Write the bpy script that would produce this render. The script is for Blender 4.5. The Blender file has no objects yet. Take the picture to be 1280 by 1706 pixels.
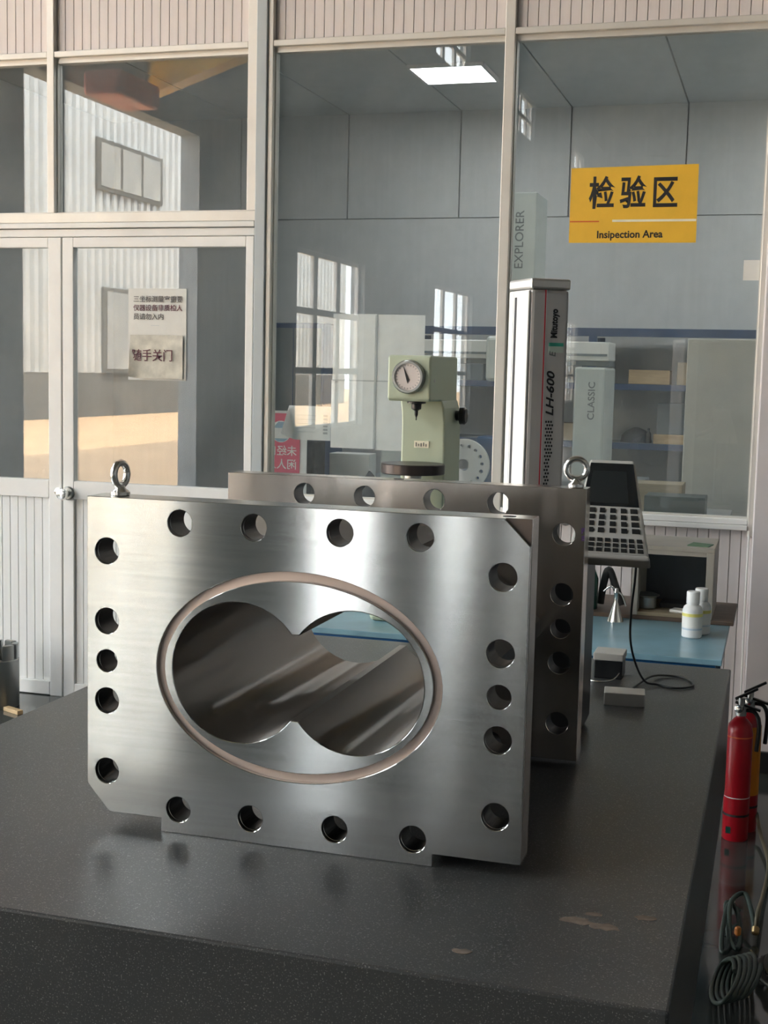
import bpy, math, random
from mathutils import Vector, Matrix
random.seed(7)
S = bpy.context.scene
C = S.collection
PI = math.pi

# ------------------------------------------------------------------ camera
YAW, PITCH, ROLL = 0.28942, 0.10668, -0.02284
fw = Vector((-math.sin(YAW)*math.cos(PITCH), math.cos(YAW)*math.cos(PITCH), -math.sin(PITCH)))
rt = Vector((math.cos(YAW), math.sin(YAW), 0))
dn = fw.cross(rt)
if dn.z > 0: dn = -dn
r2 = rt*math.cos(ROLL) + dn*math.sin(ROLL)
d2 = dn*math.cos(ROLL) - rt*math.sin(ROLL)
cam_d = bpy.data.cameras.new('camera')
cam = bpy.data.objects.new('camera', cam_d); C.objects.link(cam)
M = Matrix((r2, -d2, -fw)).transposed().to_4x4()
M.translation = Vector((0, 0, 1.55))
cam.matrix_world = M
cam_d.sensor_fit = 'HORIZONTAL'; cam_d.sensor_width = 36; cam_d.lens = 2205.6/1280*36
cam_d.clip_start = 0.05; cam_d.clip_end = 300
S.camera = cam

# ------------------------------------------------------------------ sky, sun, exposure
w = bpy.data.worlds.new('sky'); S.world = w; w.use_nodes = True
bg = w.node_tree.nodes['Background']
bg.inputs[0].default_value = (0.92, 0.96, 1.0, 1); bg.inputs[1].default_value = 16.0
sun_d = bpy.data.lights.new('sun', 'SUN'); sun_d.energy = 20; sun_d.angle = 0.02; sun_d.color = (1, .90, .74)
sun = bpy.data.objects.new('sun', sun_d); C.objects.link(sun)
sun.rotation_euler = Vector((-0.42, -0.22, -0.88)).to_track_quat('-Z', 'Y').to_euler()
sun.location = (0, 0, 30)
vs = S.view_settings
vs.view_transform = 'Standard'; vs.look = 'None'; vs.gamma = 1; vs.exposure = 0.27; vs.use_curve_mapping = False

XL, XR, YF, YB, HH = -7.0, 9.0, -42.0, 12.0, 10.0          # the hall
BAYS = [(-4.4, -0.46), (-11.2, -7.87), (-19.5, -16.0), (-27.8, -24.3), (-36.0, -32.5), (0.6, 4.7)]  # last bay is unseen, added for low side light on the doors
CLER = [(-4.4, -0.2, 5.3, 7.6), (0.2, 4.7, 5.3, 6.5), (-11.8, -7.4, 7.2, 9.0), (-18.6, -15.6, 7.9, 9.0), (-26.6, -24.2, 7.9, 9.0), (-36.0, -33.6, 7.9, 9.0)]
def portal(y0, y1, z0, z1, x=XL-0.13, face=1):
    l = bpy.data.lights.new('window_daylight', 'AREA'); l.shape = 'RECTANGLE'; l.size = z1-z0; l.size_y = y1-y0
    l.cycles.is_portal = True
    o = bpy.data.objects.new('window_daylight', l); C.objects.link(o)
    o.location = (x, (y0+y1)/2, (z0+z1)/2); o.rotation_euler = (0, -PI/2*face, 0)
portal(*BAYS[0], 0, 4.35)
for b in BAYS[1:]: portal(*b, 0.6, 3.35)
for b in CLER: portal(*b)

# ------------------------------------------------------------------ materials
MAT = {}
def new_mat(name):
    m = bpy.data.materials.new(name); m.use_nodes = True; MAT[name] = m
    nt = m.node_tree; return m, nt, nt.nodes['Principled BSDF']
def noise(nt, scale=(1, 1, 1), s=5, detail=4, rough=.6, coord='Object'):
    tc = nt.nodes.new('ShaderNodeTexCoord'); mp = nt.nodes.new('ShaderNodeMapping')
    mp.inputs['Scale'].default_value = scale
    n = nt.nodes.new('ShaderNodeTexNoise'); n.inputs['Scale'].default_value = s
    n.inputs['Detail'].default_value = detail; n.inputs['Roughness'].default_value = rough
    nt.links.new(tc.outputs[coord], mp.inputs[0]); nt.links.new(mp.outputs[0], n.inputs['Vector'])
    return n
def ramp(nt, src, stops):
    r = nt.nodes.new('ShaderNodeValToRGB'); e = r.color_ramp.elements
    while len(e) < len(stops): e.new(.5)
    for i, (p, c) in enumerate(stops):
        e[i].position = p; e[i].color = (*c, 1) if len(c) == 3 else c
    nt.links.new(src, r.inputs[0]); return r
def mat(name, col, rough=.5, metal=0., vary=.12, scale=(1, 1, 1), s=6, bump=0., bs=60, bscale=(1, 1, 1), spec=.5, emit=None, es=1):
    m, nt, b = new_mat(name)
    n = noise(nt, scale, s)
    lo = tuple(max(0, c*(1-vary)) for c in col); hi = tuple(min(1, c*(1+vary)) for c in col)
    r = ramp(nt, n.outputs[0], [(.3, lo), (.7, hi)])
    nt.links.new(r.outputs[0], b.inputs['Base Color'])
    b.inputs['Roughness'].default_value = rough; b.inputs['Metallic'].default_value = metal
    b.inputs['Specular IOR Level'].default_value = spec
    if bump:
        n2 = noise(nt, bscale, bs, 3)
        bp = nt.nodes.new('ShaderNodeBump'); bp.inputs['Strength'].default_value = bump; bp.inputs['Distance'].default_value = .002
        nt.links.new(n2.outputs[0], bp.inputs['Height']); nt.links.new(bp.outputs[0], b.inputs['Normal'])
    if emit:
        b.inputs['Emission Color'].default_value = (*emit, 1); b.inputs['Emission Strength'].default_value = es
    return m
def steel(name, col, rough, bump, bscale, bs, vary=.08, rvar=.08, s=3, scale=(1, 1, 1), aniso=0):
    m, nt, b = new_mat(name)
    n = noise(nt, scale, s, 5)
    r = ramp(nt, n.outputs[0], [(.3, tuple(c*(1-vary) for c in col)), (.7, tuple(min(1, c*(1+vary)) for c in col))])
    nt.links.new(r.outputs[0], b.inputs['Base Color']); b.inputs['Metallic'].default_value = 1
    mr = nt.nodes.new('ShaderNodeMapRange'); mr.inputs['To Min'].default_value = rough-rvar; mr.inputs['To Max'].default_value = rough+rvar
    nt.links.new(n.outputs[0], mr.inputs['Value']); nt.links.new(mr.outputs[0], b.inputs['Roughness'])
    if aniso:
        b.inputs['Anisotropic'].default_value = aniso
        tg = nt.nodes.new('ShaderNodeTangent'); tg.direction_type = 'UV_MAP'; tg.uv_map = 'grain'
        nt.links.new(tg.outputs[0], b.inputs['Tangent'])
    if not bump: return m
    n2 = noise(nt, bscale, bs, 4, .7)
    bp = nt.nodes.new('ShaderNodeBump'); bp.inputs['Strength'].default_value = bump; bp.inputs['Distance'].default_value = .001
    nt.links.new(n2.outputs[0], bp.inputs['Height']); nt.links.new(bp.outputs[0], b.inputs['Normal'])
    return m

steel('ground_steel', (.73, .735, .715), .155, 0, (.25, .25, 150), 12, .06, .025, 4, (1.2, 1, 30), 1.0)
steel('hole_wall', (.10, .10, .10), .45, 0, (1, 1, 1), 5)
steel('sawn_steel', (.76, .69, .63), .18, .015, (60, 3, 3), 12, .06, .03, 4, (8, 1, 1), .85)
steel('bore_steel', (.36, .335, .31), .31, 0, (60, 3, 60), 4, .03, .0, 4, (1, 1, 1), 1.0)
steel('groove_steel', (.60, .50, .45), .5, .1, (20, 20, 20), 8)
steel('notch_steel', (.20, .165, .145), .5, .1, (20, 20, 20), 8)
steel('zinc', (.80, .80, .78), .22, .05, (9, 9, 9), 8)
steel('barrel_steel', (.10, .10, .10), .40, .05, (9, 9, 9), 8)
steel('dull_steel', (.36, .37, .36), .38, .05, (9, 9, 9), 8)
mat('galvanised', (.40, .435, .45), .55, .2, .06, (1, 1, .4), 6)
steel('satin_alloy', (.60, .59, .57), .42, .04, (40, 40, 2), 8)
mat('alloy_frame', (.66, .63, .58), .42, .25, .06, (1, 1, 1), 4)
mat('alloy_white', (.80, .79, .77), .4, .0, .05, (1, 1, 1), 4)
mat('pvc_board', (.70, .645, .63), .45, 0, .05, (10, 10, .5), 3)
mat('pvc_board_lower', (.80, .80, .785), .45, 0, .05, (10, 10, .5), 3)
mat('pvc_joint', (.50, .455, .44), .7)
mat('painted_column', (.70, .64, .63), .5, 0, .05, s=3)
mat('concrete_floor', (.06, .066, .062), .10, 0, .3, s=2.2, spec=.8)
mat('hall_wall', (.27, .29, .30), .7, 0, .1)
mat('hall_roof', (.16, .18, .18), .8, 0, .1)
mat('grey_panel', (.60, .62, .615), .5, 0, .03, (6, 1, .3), 4)
mat('panel_joint', (.36, .39, .40), .7)
mat('room_ceiling', (.60, .64, .63), .6, 0, .03)
mat('room_floor', (.28, .30, .30), .4)
mat('steel_blue', (.045, .085, .17), .45, 0, .1)
mat('bench_blue', (.015, .13, .36), .4, 0, .1)
mat('bench_top', (.20, .36, .44), .30, 0, .18, (1, 1, 1), 5)
mat('bench_leg', (.03, .07, .12), .5)
mat('pale_green', (.50, .555, .41), .38, 0, .04, s=3)
mat('white_enamel', (.72, .74, .71), .35, 0, .03)
mat('cmm_grey', (.55, .60, .57), .4, 0, .03)
mat('cmm_dark', (.17, .2, .21), .4, 0, .05)
mat('black_plastic', (.012, .013, .014), .35, 0, .2)
mat('dark_rubber', (.018, .019, .02), .6, 0, .2)
mat('dark_iron', (.055, .045, .042), .35, .6, .2)
mat('gauge_face', (.78, .70, .66), .4, 0, .03)
mat('ink_black', (.012, .011, .012), .6, 0, .2)
mat('ink_grey', (.11, .10, .10), .7, 0, .3)
mat('ink_dim', (.20, .22, .22), .7, 0, .2)
mat('ink_purple', (.09, .04, .16), .6)
mat('ink_maroon', (.12, .03, .05), .7, 0, .3)
mat('sign_yellow', (.86, .50, .045), .4, 0, .05, s=9)
mat('sign_red', (.72, .13, .03), .4)
mat('sign_white', (.90, .84, .66), .4)
mat('paper', (.72, .71, .67), .8, 0, .04, s=14)
mat('paper_aged', (.62, .59, .51), .8, 0, .20, s=16)
mat('paper_cool', (.88, .88, .88), .8, 0, .06, s=10)
mat('pencil', (.45, .46, .48), .8)
mat('tape_grey', (.55, .57, .58), .6)
mat('red_line', (.60, .03, .05), .4)
mat('sticker_green', (.05, .42, .30), .5)
mat('sticker_pale', (.55, .66, .58), .5)
mat('gauge_side', (.52, .51, .50), .40, .3, .04)
mat('console_case', (.44, .43, .40), .45, 0, .04)
mat('console_screen', (.010, .012, .014), .12, 0, .1)
mat('console_lcd', (.016, .020, .022), .2, 0, .1)
mat('wood', (.50, .36, .20), .6, 0, .2, (1, 6, 6), 4)
mat('wood_dull', (.30, .25, .17), .6, 0, .2, (1, 6, 6), 4)
mat('box_frame', (.36, .34, .30), .5, 0, .08, (1, 1, 1), 5)
mat('box_inside', (.17, .19, .22), .55, 0, .1)
mat('brown_plank', (.11, .075, .055), .6, 0, .2, (1, 8, 8), 4)
mat('extinguisher_red', (.42, .008, .018), .28, 0, .08)
mat('label_orange', (.72, .24, .01), .45)
mat('bottle_white', (.80, .82, .82), .35, 0, .03)
mat('label_yellow', (.74, .70, .20), .5)
mat('label_white', (.84, .84, .80), .5)
mat('liquid_blue', (.50, .60, .68), .3)
mat('green_glass', (.012, .075, .06), .2)
mat('green_paper', (.10, .20, .12), .7)
mat('hose_green', (.035, .052, .042), .5, 0, .2)
mat('hose_grey', (.05, .05, .044), .5, 0, .2)
mat('hose_tan', (.13, .11, .07), .5, 0, .2)
mat('brass', (.55, .40, .2), .35, .9)
mat('orange_plastic', (.50, .17, .03), .5)
mat('red_plastic', (.30, .03, .03), .5)
mat('blue_plastic', (.04, .10, .22), .4)
mat('poster_pink', (.62, .10, .17), .5, 0, .05)
mat('poster_pale', (.70, .72, .72), .5)
mat('poster_blue', (.25, .38, .50), .5)
mat('cardboard', (.45, .36, .24), .8)
mat('locker', (.50, .50, .45), .45, 0, .03)
mat('dark_green_case', (.055, .075, .07), .45)
mat('junk_dark', (.05, .055, .06), .6, 0, .4, s=30)
mat('yard', (.70, .47, .27), .85, 0, .14, s=.8)
mat('plinth', (.13, .125, .11), .85, 0, .2, s=1)
mat('corrugated', (.56, .58, .58), .5, 0, .12, (.3, .3, 1), 1.0)
mat('dark_glass', (.05, .055, .05), .05, 0, .3, spec=.8)
mat('far_glass', (.30, .29, .25), .15, 0, .35, s=.6)  # pale yellowish tone paints the reflection seen in the panes
mat('crane_yellow', (.80, .45, .01), .45)
mat('crane_orange', (.80, .16, .04), .45)
mat('led_panel', (.9, .9, .9), .5, emit=(.97, .99, 1.0), es=20)

def glass_mat(name, tint, dirt):
    m, nt, b = new_mat(name); nt.nodes.remove(b)
    out = nt.nodes['Material Output']
    tr = nt.nodes.new('ShaderNodeBsdfTransparent'); tr.inputs[0].default_value = (*tint, 1)
    gl = nt.nodes.new('ShaderNodeBsdfGlossy'); gl.inputs['Roughness'].default_value = .0; gl.inputs[0].default_value = (1, 1, 1, 1)
    df = nt.nodes.new('ShaderNodeBsdfDiffuse'); df.inputs[0].default_value = (.70, .73, .74, 1)
    lw = nt.nodes.new('ShaderNodeLayerWeight'); lw.inputs[0].default_value = .5
    pw = nt.nodes.new('ShaderNodeMath'); pw.operation = 'POWER'; pw.inputs[1].default_value = 5
    ma = nt.nodes.new('ShaderNodeMath'); ma.operation = 'MULTIPLY_ADD'; ma.inputs[1].default_value = .95; ma.inputs[2].default_value = .045
    nt.links.new(lw.outputs['Facing'], pw.inputs[0]); nt.links.new(pw.outputs[0], ma.inputs[0])
    n = noise(nt, (1, 1, 1), 2.5, 6, .65)
    mr = nt.nodes.new('ShaderNodeMapRange'); mr.inputs['From Min'].default_value = .35; mr.inputs['From Max'].default_value = .75
    mr.inputs['To Min'].default_value = dirt*.4; mr.inputs['To Max'].default_value = dirt*1.6
    nt.links.new(n.outputs[0], mr.inputs['Value'])
    m1 = nt.nodes.new('ShaderNodeMixShader'); m2 = nt.nodes.new('ShaderNodeMixShader')
    nt.links.new(mr.outputs[0], m1.inputs[0]); nt.links.new(tr.outputs[0], m1.inputs[1]); nt.links.new(df.outputs[0], m1.inputs[2])
    nt.links.new(ma.outputs[0], m2.inputs[0]); nt.links.new(m1.outputs[0], m2.inputs[1]); nt.links.new(gl.outputs[0], m2.inputs[2])
    nt.links.new(m2.outputs[0], out.inputs[0])
glass_mat('glass', (.955, .97, .965), .065)
glass_mat('glass_clean', (.97, .98, .98), .0)

def granite_mat():
    m, nt, b = new_mat('granite')
    n1 = noise(nt, (1, 1, 1), 420, 2, .5); n2 = noise(nt, (1, 1, 1), 2.2, 3, .5)
    base = ramp(nt, n2.outputs[0], [(.25, (.030, .032, .034)), (.75, (.052, .054, .053))])
    sp = ramp(nt, n1.outputs[0], [(.60, (0, 0, 0)), (.72, (.20, .20, .19))])
    ad = nt.nodes.new('ShaderNodeMix'); ad.data_type = 'RGBA'; ad.blend_type = 'ADD'; ad.inputs['Factor'].default_value = 1
    nt.links.new(base.outputs[0], ad.inputs['A']); nt.links.new(sp.outputs[0], ad.inputs['B'])
    nt.links.new(ad.outputs['Result'], b.inputs['Base Color'])
    mr = nt.nodes.new('ShaderNodeMapRange'); mr.inputs['To Min'].default_value = .25; mr.inputs['To Max'].default_value = .34
    nt.links.new(n2.outputs[0], mr.inputs['Value']); nt.links.new(mr.outputs[0], b.inputs['Roughness'])
    b.inputs['Specular IOR Level'].default_value = .55
    bp = nt.nodes.new('ShaderNodeBump'); bp.inputs['Strength'].default_value = .12; bp.inputs['Distance'].default_value = .001
    nt.links.new(n1.outputs[0], bp.inputs['Height']); nt.links.new(bp.outputs[0], b.inputs['Normal'])
granite_mat()
mat('stain_brown', (.15, .115, .09), .7, 0, .3, s=60)

# ------------------------------------------------------------------ builders
WL = {}
def tag(o, label=None, cat=None, group=None, kind=None):
    if label: o['label'] = label
    if cat: o['category'] = cat
    if group: o['group'] = group
    if kind: o['kind'] = kind
    return o
def wl(o): return WL.get(o.name, Vector((0, 0, 0))) if o else Vector((0, 0, 0))
def empty(name, loc, label=None, cat=None, group=None, kind=None):
    o = bpy.data.objects.new(name, None); C.objects.link(o); o.empty_display_size = .05
    o.location = loc; WL[o.name] = Vector(loc)
    return tag(o, label, cat, group, kind)
def link(name, me, m, parent, base):
    o = bpy.data.objects.new(name, me); C.objects.link(o)
    if m: me.materials.clear(); me.materials.append(MAT[m])
    o.location = base - wl(parent); o.parent = parent
    WL[o.name] = Vector(base); return o
def inst(src, base, parent):
    o = src.copy(); C.objects.link(o); o.parent = parent
    o.location = Vector(base) - wl(parent); WL[o.name] = Vector(base); return o
class MB:
    def __init__(s): s.v = []; s.f = []
    def box(s, x0, x1, y0, y1, z0, z1):
        n = len(s.v)
        s.v += [Vector(p) for p in ((x0, y0, z0), (x1, y0, z0), (x1, y1, z0), (x0, y1, z0), (x0, y0, z1), (x1, y0, z1), (x1, y1, z1), (x0, y1, z1))]
        s.f += [tuple(n+i for i in q) for q in ((3, 2, 1, 0), (4, 5, 6, 7), (0, 1, 5, 4), (1, 2, 6, 5), (2, 3, 7, 6), (3, 0, 4, 7))]
        return s
    def ring(s, c, u, v, r, n):
        k = len(s.v)
        for i in range(n):
            a = 2*PI*i/n; s.v.append(c + u*(r*math.cos(a)) + v*(r*math.sin(a)))
        return k
    def lathe(s, base, axis, prof, n=24, cap=True):
        base = Vector(base); ax = Vector(axis).normalized()
        u = ax.orthogonal().normalized(); v = ax.cross(u)
        ks = [s.ring(base + ax*h, u, v, max(r, 1e-5), n) for r, h in prof]
        for a, b in zip(ks, ks[1:]):
            for i in range(n):
                j = (i+1) % n; s.f.append((a+i, a+j, b+j, b+i))
        if cap:
            s.f.append(tuple(ks[0]+i for i in reversed(range(n)))); s.f.append(tuple(ks[-1]+i for i in range(n)))
        return s
    def cyl(s, p0, p1, r, r1=None, n=20):
        p0 = Vector(p0); d = Vector(p1)-p0
        return s.lathe(p0, d, [(r, 0), (r if r1 is None else r1, d.length)], n)
    def tube(s, pts, r, n=8, closed=False, res=6):
        P = [Vector(p) for p in pts]; Q = []
        m = len(P)
        for i in range(m if closed else m-1):
            p0 = P[(i-1) % m] if (closed or i > 0) else P[i]; p1 = P[i]; p2 = P[(i+1) % m]
            p3 = P[(i+2) % m] if (closed or i+2 < m) else p2
            for k in range(res):
                t = k/res
                Q.append(.5*((2*p1)+(p2-p0)*t+(2*p0-5*p1+4*p2-p3)*t*t+(3*p1-p0-3*p2+p3)*t**3))
        if not closed: Q.append(P[-1])
        ks = []; u = None; L = len(Q)
        for i, q in enumerate(Q):
            t = (Q[(i+1) % L]-Q[i-1]) if closed else (Q[min(i+1, L-1)]-Q[max(i-1, 0)])
            t.normalize()
            u = t.orthogonal() if u is None else u - t*u.dot(t)
            u.normalize(); ks.append(s.ring(q, u, t.cross(u), r, n))
        prs = list(zip(ks, ks[1:])) + ([(ks[-1], ks[0])] if closed else [])
        for a, b in prs:
            for i in range(n):
                j = (i+1) % n; s.f.append((a+i, a+j, b+j, b+i))
        if not closed:
            s.f.append(tuple(ks[0]+i for i in reversed(range(n)))); s.f.append(tuple(ks[-1]+i for i in range(n)))
        return s
    def torus(s, c, nrm, R, r, n=36, k=12, sy=1):
        c = Vector(c); ax = Vector(nrm).normalized(); u = ax.cross(Vector((0, 0, 1))).normalized(); v = u.cross(ax)
        b0 = len(s.v)
        for i in range(n):
            a = 2*PI*i/n; d = u*math.cos(a)+v*math.sin(a)
            for j in range(k):
                b = 2*PI*j/k; s.v.append(c + d*(R+r*math.cos(b)) + ax*(r*math.sin(b)))
        for i in range(n):
            for j in range(k):
                s.f.append((b0+i*k+j, b0+((i+1) % n)*k+j, b0+((i+1) % n)*k+(j+1) % k, b0+i*k+(j+1) % k))
        return s
    def prism(s, poly, axis, a0, a1):
        # poly: 2-D points; axis 'x' -> (y,z), 'y' -> (x,z), 'z' -> (x,y)
        n = len(s.v); k = len(poly)
        def mk(p, a): return Vector((a, p[0], p[1])) if axis == 'x' else Vector((p[0], a, p[1])) if axis == 'y' else Vector((p[0], p[1], a))
        s.v += [mk(p, a0) for p in poly] + [mk(p, a1) for p in poly]
        s.f += [tuple(n+i for i in range(k)), tuple(n+k+i for i in reversed(range(k)))]
        s.f += [(n+i, n+k+i, n+k+(i+1) % k, n+(i+1) % k) for i in range(k)]
        return s
    def grid(s, fn, nu, nv, th=.0006):
        n = len(s.v)
        for layer in (0, 1):
            for i in range(nu+1):
                for j in range(nv+1):
                    p = Vector(fn(i/nu, j/nv)); p.y += layer*th; s.v.append(p)
        q = (nu+1)*(nv+1); id = lambda i, j, l: n+l*q+i*(nv+1)+j
        for i in range(nu):
            for j in range(nv):
                s.f.append((id(i, j, 0), id(i+1, j, 0), id(i+1, j+1, 0), id(i, j+1, 0)))
                s.f.append((id(i, j, 1), id(i, j+1, 1), id(i+1, j+1, 1), id(i+1, j, 1)))
        for i in range(nu):
            for j in (0, nv): s.f.append((id(i, j, 0), id(i, j, 1), id(i+1, j, 1), id(i+1, j, 0)))
        for j in range(nv):
            for i in (0, nu): s.f.append((id(i, j, 0), id(i, j+1, 0), id(i, j+1, 1), id(i, j, 1)))
        return s
    def xf(s, m): s.v = [m @ p for p in s.v]; return s
    def rot(s, deg, axis='Z', about=(0, 0, 0)):
        a = Vector(about); return s.xf(Matrix.Translation(a) @ Matrix.Rotation(math.radians(deg), 4, axis) @ Matrix.Translation(-a))
    def build(s, name, m, parent=None, bevel=0, smooth=None, label=None, cat=None, group=None, kind=None):
        xs = [p.x for p in s.v]; ys = [p.y for p in s.v]; zs = [p.z for p in s.v]
        base = Vector(((min(xs)+max(xs))/2, (min(ys)+max(ys))/2, min(zs)))
        me = bpy.data.meshes.new(name); me.from_pydata([p-base for p in s.v], [], s.f)
        import bmesh
        bm = bmesh.new(); bm.from_mesh(me); bmesh.ops.recalc_face_normals(bm, faces=bm.faces); bm.to_mesh(me); bm.free()
        if smooth is not None:
            for p in me.polygons: p.use_smooth = True
            me.set_sharp_from_angle(angle=math.radians(smooth))
        o = link(name, me, m, parent, base)
        if bevel:
            b = o.modifiers.new('bevel', 'BEVEL'); b.width = bevel; b.segments = 2; b.limit_method = 'ANGLE'; b.angle_limit = math.radians(40)
        return tag(o, label, cat, group, kind)
def B(*a): return MB().box(*a)

def curve_mesh(loops, thick, bevel=0):
    cu = bpy.data.curves.new('outline', 'CURVE'); cu.dimensions = '2D'; cu.fill_mode = 'BOTH'
    cu.extrude = thick/2-bevel; cu.bevel_depth = bevel; cu.offset = -bevel; cu.bevel_resolution = 0
    for lp in loops:
        sp = cu.splines.new('POLY'); sp.points.add(len(lp)-1); sp.use_cyclic_u = True
        for p, q in zip(sp.points, lp): p.co = (q[0], q[1], 0, 1)
    return eval_curve(cu)
def eval_curve(cu):
    o = bpy.data.objects.new('tmp', cu); C.objects.link(o); bpy.context.view_layer.update()
    dg = bpy.context.evaluated_depsgraph_get()
    me = bpy.data.meshes.new_from_object(o.evaluated_get(dg), depsgraph=dg)
    C.objects.unlink(o); bpy.data.objects.remove(o); return me
def grain(o, direction):
    """UV map whose U runs along the highlight stretch of the ground surface"""
    me = o.data; uv = me.uv_layers.new(name='grain'); d = Vector(direction).normalized(); e = {0: Vector((0, .3, 1)), 1: Vector((1, 0, .37)), 2: Vector((1, .3, 0))}[max(range(3), key=lambda i: abs(d[i]))]
    for lp in me.loops:
        c = me.vertices[lp.vertex_index].co; uv.data[lp.index].uv = (c.dot(d), c.dot(e))
    return o
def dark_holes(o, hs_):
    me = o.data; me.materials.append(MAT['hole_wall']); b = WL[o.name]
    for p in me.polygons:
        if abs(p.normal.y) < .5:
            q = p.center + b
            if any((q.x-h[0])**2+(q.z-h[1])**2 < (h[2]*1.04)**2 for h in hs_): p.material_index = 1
def plate_y(mb, loops, y0, y1, bevel=0):
    """adds a plate with holes, outline given in (x, z), between y0 and y1"""
    me = curve_mesh(loops, y1-y0, bevel); n = len(mb.v); ym = (y0+y1)/2
    mb.v += [Vector((v.co.x, ym - v.co.z, v.co.y)) for v in me.vertices]
    mb.f += [tuple(n+i for i in p.vertices) for p in me.polygons]
    bpy.data.meshes.remove(me); return mb
def circ(cx, cz, r, n=40): return [(cx+r*math.cos(2*PI*i/n), cz+r*math.sin(2*PI*i/n)) for i in range(n)]
def text(name, s, size, org, xd, up, m, parent, offset=0, ext=.0004, align='LEFT', sx=1, space=1, shear=0, mirror=False):
    cu = bpy.data.curves.new('writing', 'FONT'); cu.body = s; cu.size = size; cu.offset = offset; cu.extrude = ext
    cu.align_x = align; cu.align_y = 'CENTER'; cu.space_character = space; cu.shear = shear; cu.resolution_u = 3
    me = eval_curve(cu); xd = Vector(xd).normalized(); up = Vector(up).normalized(); nz = xd.cross(up)
    org = Vector(org)
    for v in me.vertices:
        c = v.co.copy(); v.co = xd*(c.x*sx*(-1 if mirror else 1)) + up*c.y + nz*c.z
    me.name = name
    return link(name, me, m, parent, org)

W = 5.369     # front of the partition frames

# ================================================================== STRUCTURE
B(XL-.3, XR+.3, YF-.3, YB+.3, -.1, 0).build('floor', 'concrete_floor', label='dark grey-green concrete workshop floor', kind='structure', cat='floor')
B(-60, XL-.3, -90, 40, -.12, -.02).build('ground', 'yard', label='sandy sunlit concrete yard outside the workshop', kind='structure', cat='ground')

def holed_wall(x0, x1, ya, yb, ztop, holes):
    mb = MB(); ys = sorted({ya, yb, *[h[0] for h in holes], *[h[1] for h in holes]}); zs = sorted({0, ztop, *[h[2] for h in holes], *[h[3] for h in holes]})
    for a, b in zip(ys, ys[1:]):
        z = 0
        for c, d in zip(zs, zs[1:]):
            m = ((a+b)/2, (c+d)/2)
            if any(h[0] < m[0] < h[1] and h[2] < m[1] < h[3] for h in holes):
                if c > z: mb.box(x0, x1, a, b, z, c)
                z = d
        if ztop > z: mb.box(x0, x1, a, b, z, ztop)
    return mb
holes = [(*BAYS[0], 0, 4.35)] + [(*b, 0.6, 3.35) for b in BAYS[1:]] + [b for b in CLER]
holed_wall(XL-.25, XL, YF, YB, HH, holes).build('wall_left', 'hall_wall', label='workshop side wall with a big door opening and window bays', kind='structure', cat='wall')
B(XR, XR+.25, YF, YB, 0, HH).build('wall_right', 'hall_wall', label='blank far side wall of the workshop', kind='structure', cat='wall')
B(XL, XR, YF-.25, YF, 0, HH).build('wall_front', 'hall_wall', label='distant end wall of the workshop behind the viewer', kind='structure', cat='wall')
B(XL, XR, YB, YB+.25, 0, HH).build('wall_end', 'hall_wall', label='end wall of the workshop beyond the measuring room', kind='structure', cat='wall')
B(XL-.3, XR+.3, YF-.3, YB+.3, HH, HH+.2).build('ceiling', 'hall_roof', label='dark workshop roof', kind='structure', cat='ceiling')
wn = [10]
def hall_window(y0, y1, z0, z1, ny, nz, where):
    o = empty('window_%d' % wn[0], (XL, (y0+y1)/2, z0), where, 'window', 'window bays of the workshop', 'structure'); wn[0] += 1
    x0, x1 = XL-.16, XL-.10
    for a in (y0, y1-.06): B(x0, x1, a, a+.06, z0, z1).build('window_frame', 'alloy_white', o)
    for a in (z0, z1-.06): B(x0, x1, y0+.06, y1-.06, a, a+.06).build('window_frame', 'alloy_white', o)
    for i in range(1, ny): y = y0+(y1-y0)*i/ny; B(x0+.002, x1-.002, y-.09, y+.09, z0+.06, z1-.06).build('glazing_bar', 'alloy_white', o)
    for i in range(1, nz): z = z0+(z1-z0)*i/nz; B(x0+.004, x1-.004, y0+.06, y1-.06, z-.05, z+.05).build('glazing_bar', 'alloy_white', o)
    B(x0+.025, x0+.031, y0+.06, y1-.06, z0+.06, z1-.06).build('pane', 'glass_clean', o)
for b in BAYS[1:]: hall_window(*b, 0.6, 3.35, 3, 3, 'tall workshop window bay with white glazing bars, low in the side wall')
for b in CLER: hall_window(*b, 3, 2, 'high workshop window band close under the roof')

# ---- the partition
wall = empty('wall_back', (-1.8, W, 0), 'glazed partition of pale alloy frames and ribbed white boards', 'partition', kind='structure')
def bar(x0, x1, z0, z1, y0=0, y1=.075, m='alloy_frame', n='mullion', p=wall): return B(x0, x1, W+y0, W+y1, z0, z1).build(n, m, p, bevel=.003)
PT = 3.75
bar(-3.212, -3.176, 2.218, PT)
bar(-2.247, -2.203, 2.218, PT)
bar(-2.203, -2.156, 0, PT, -.012, .08, 'galvanised', 'post')
bar(-2.156, -2.132, 0, PT)
bar(-1.138, -1.097, 0, PT)
bar(-.106, -.080, .93, PT, 0, .075)
bar(-4.6, -4.55, 0, PT)
for xa, xb in ((-4.55, -3.212), (-3.176, -2.247), (-2.132, -1.138), (-1.097, -.106)):
    bar(xa, xb, 2.897, 2.923, .002, .07, n='rail'); 
bar(-4.55, -2.203, 2.174, 2.218, -.004, .08, n='rail'); bar(-4.55, -2.206, 2.150, 2.173, -.010, .08, 'alloy_white', 'rail')
bar(-4.55, -2.209, 2.113, 2.147, .004, .08, 'alloy_white', 'rail')
for xa, xb in ((-2.132, -1.138), (-1.097, -.106)):
    bar(xa, xb, .976, .998, .0, .07, 'alloy_white', 'sill_rail'); bar(xa, xb, .955, .975, -.012, .06, 'alloy_white', 'sill_rail')
    bar(xa, xb, 0, .07, .004, .06, 'alloy_white', 'rail')
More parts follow.
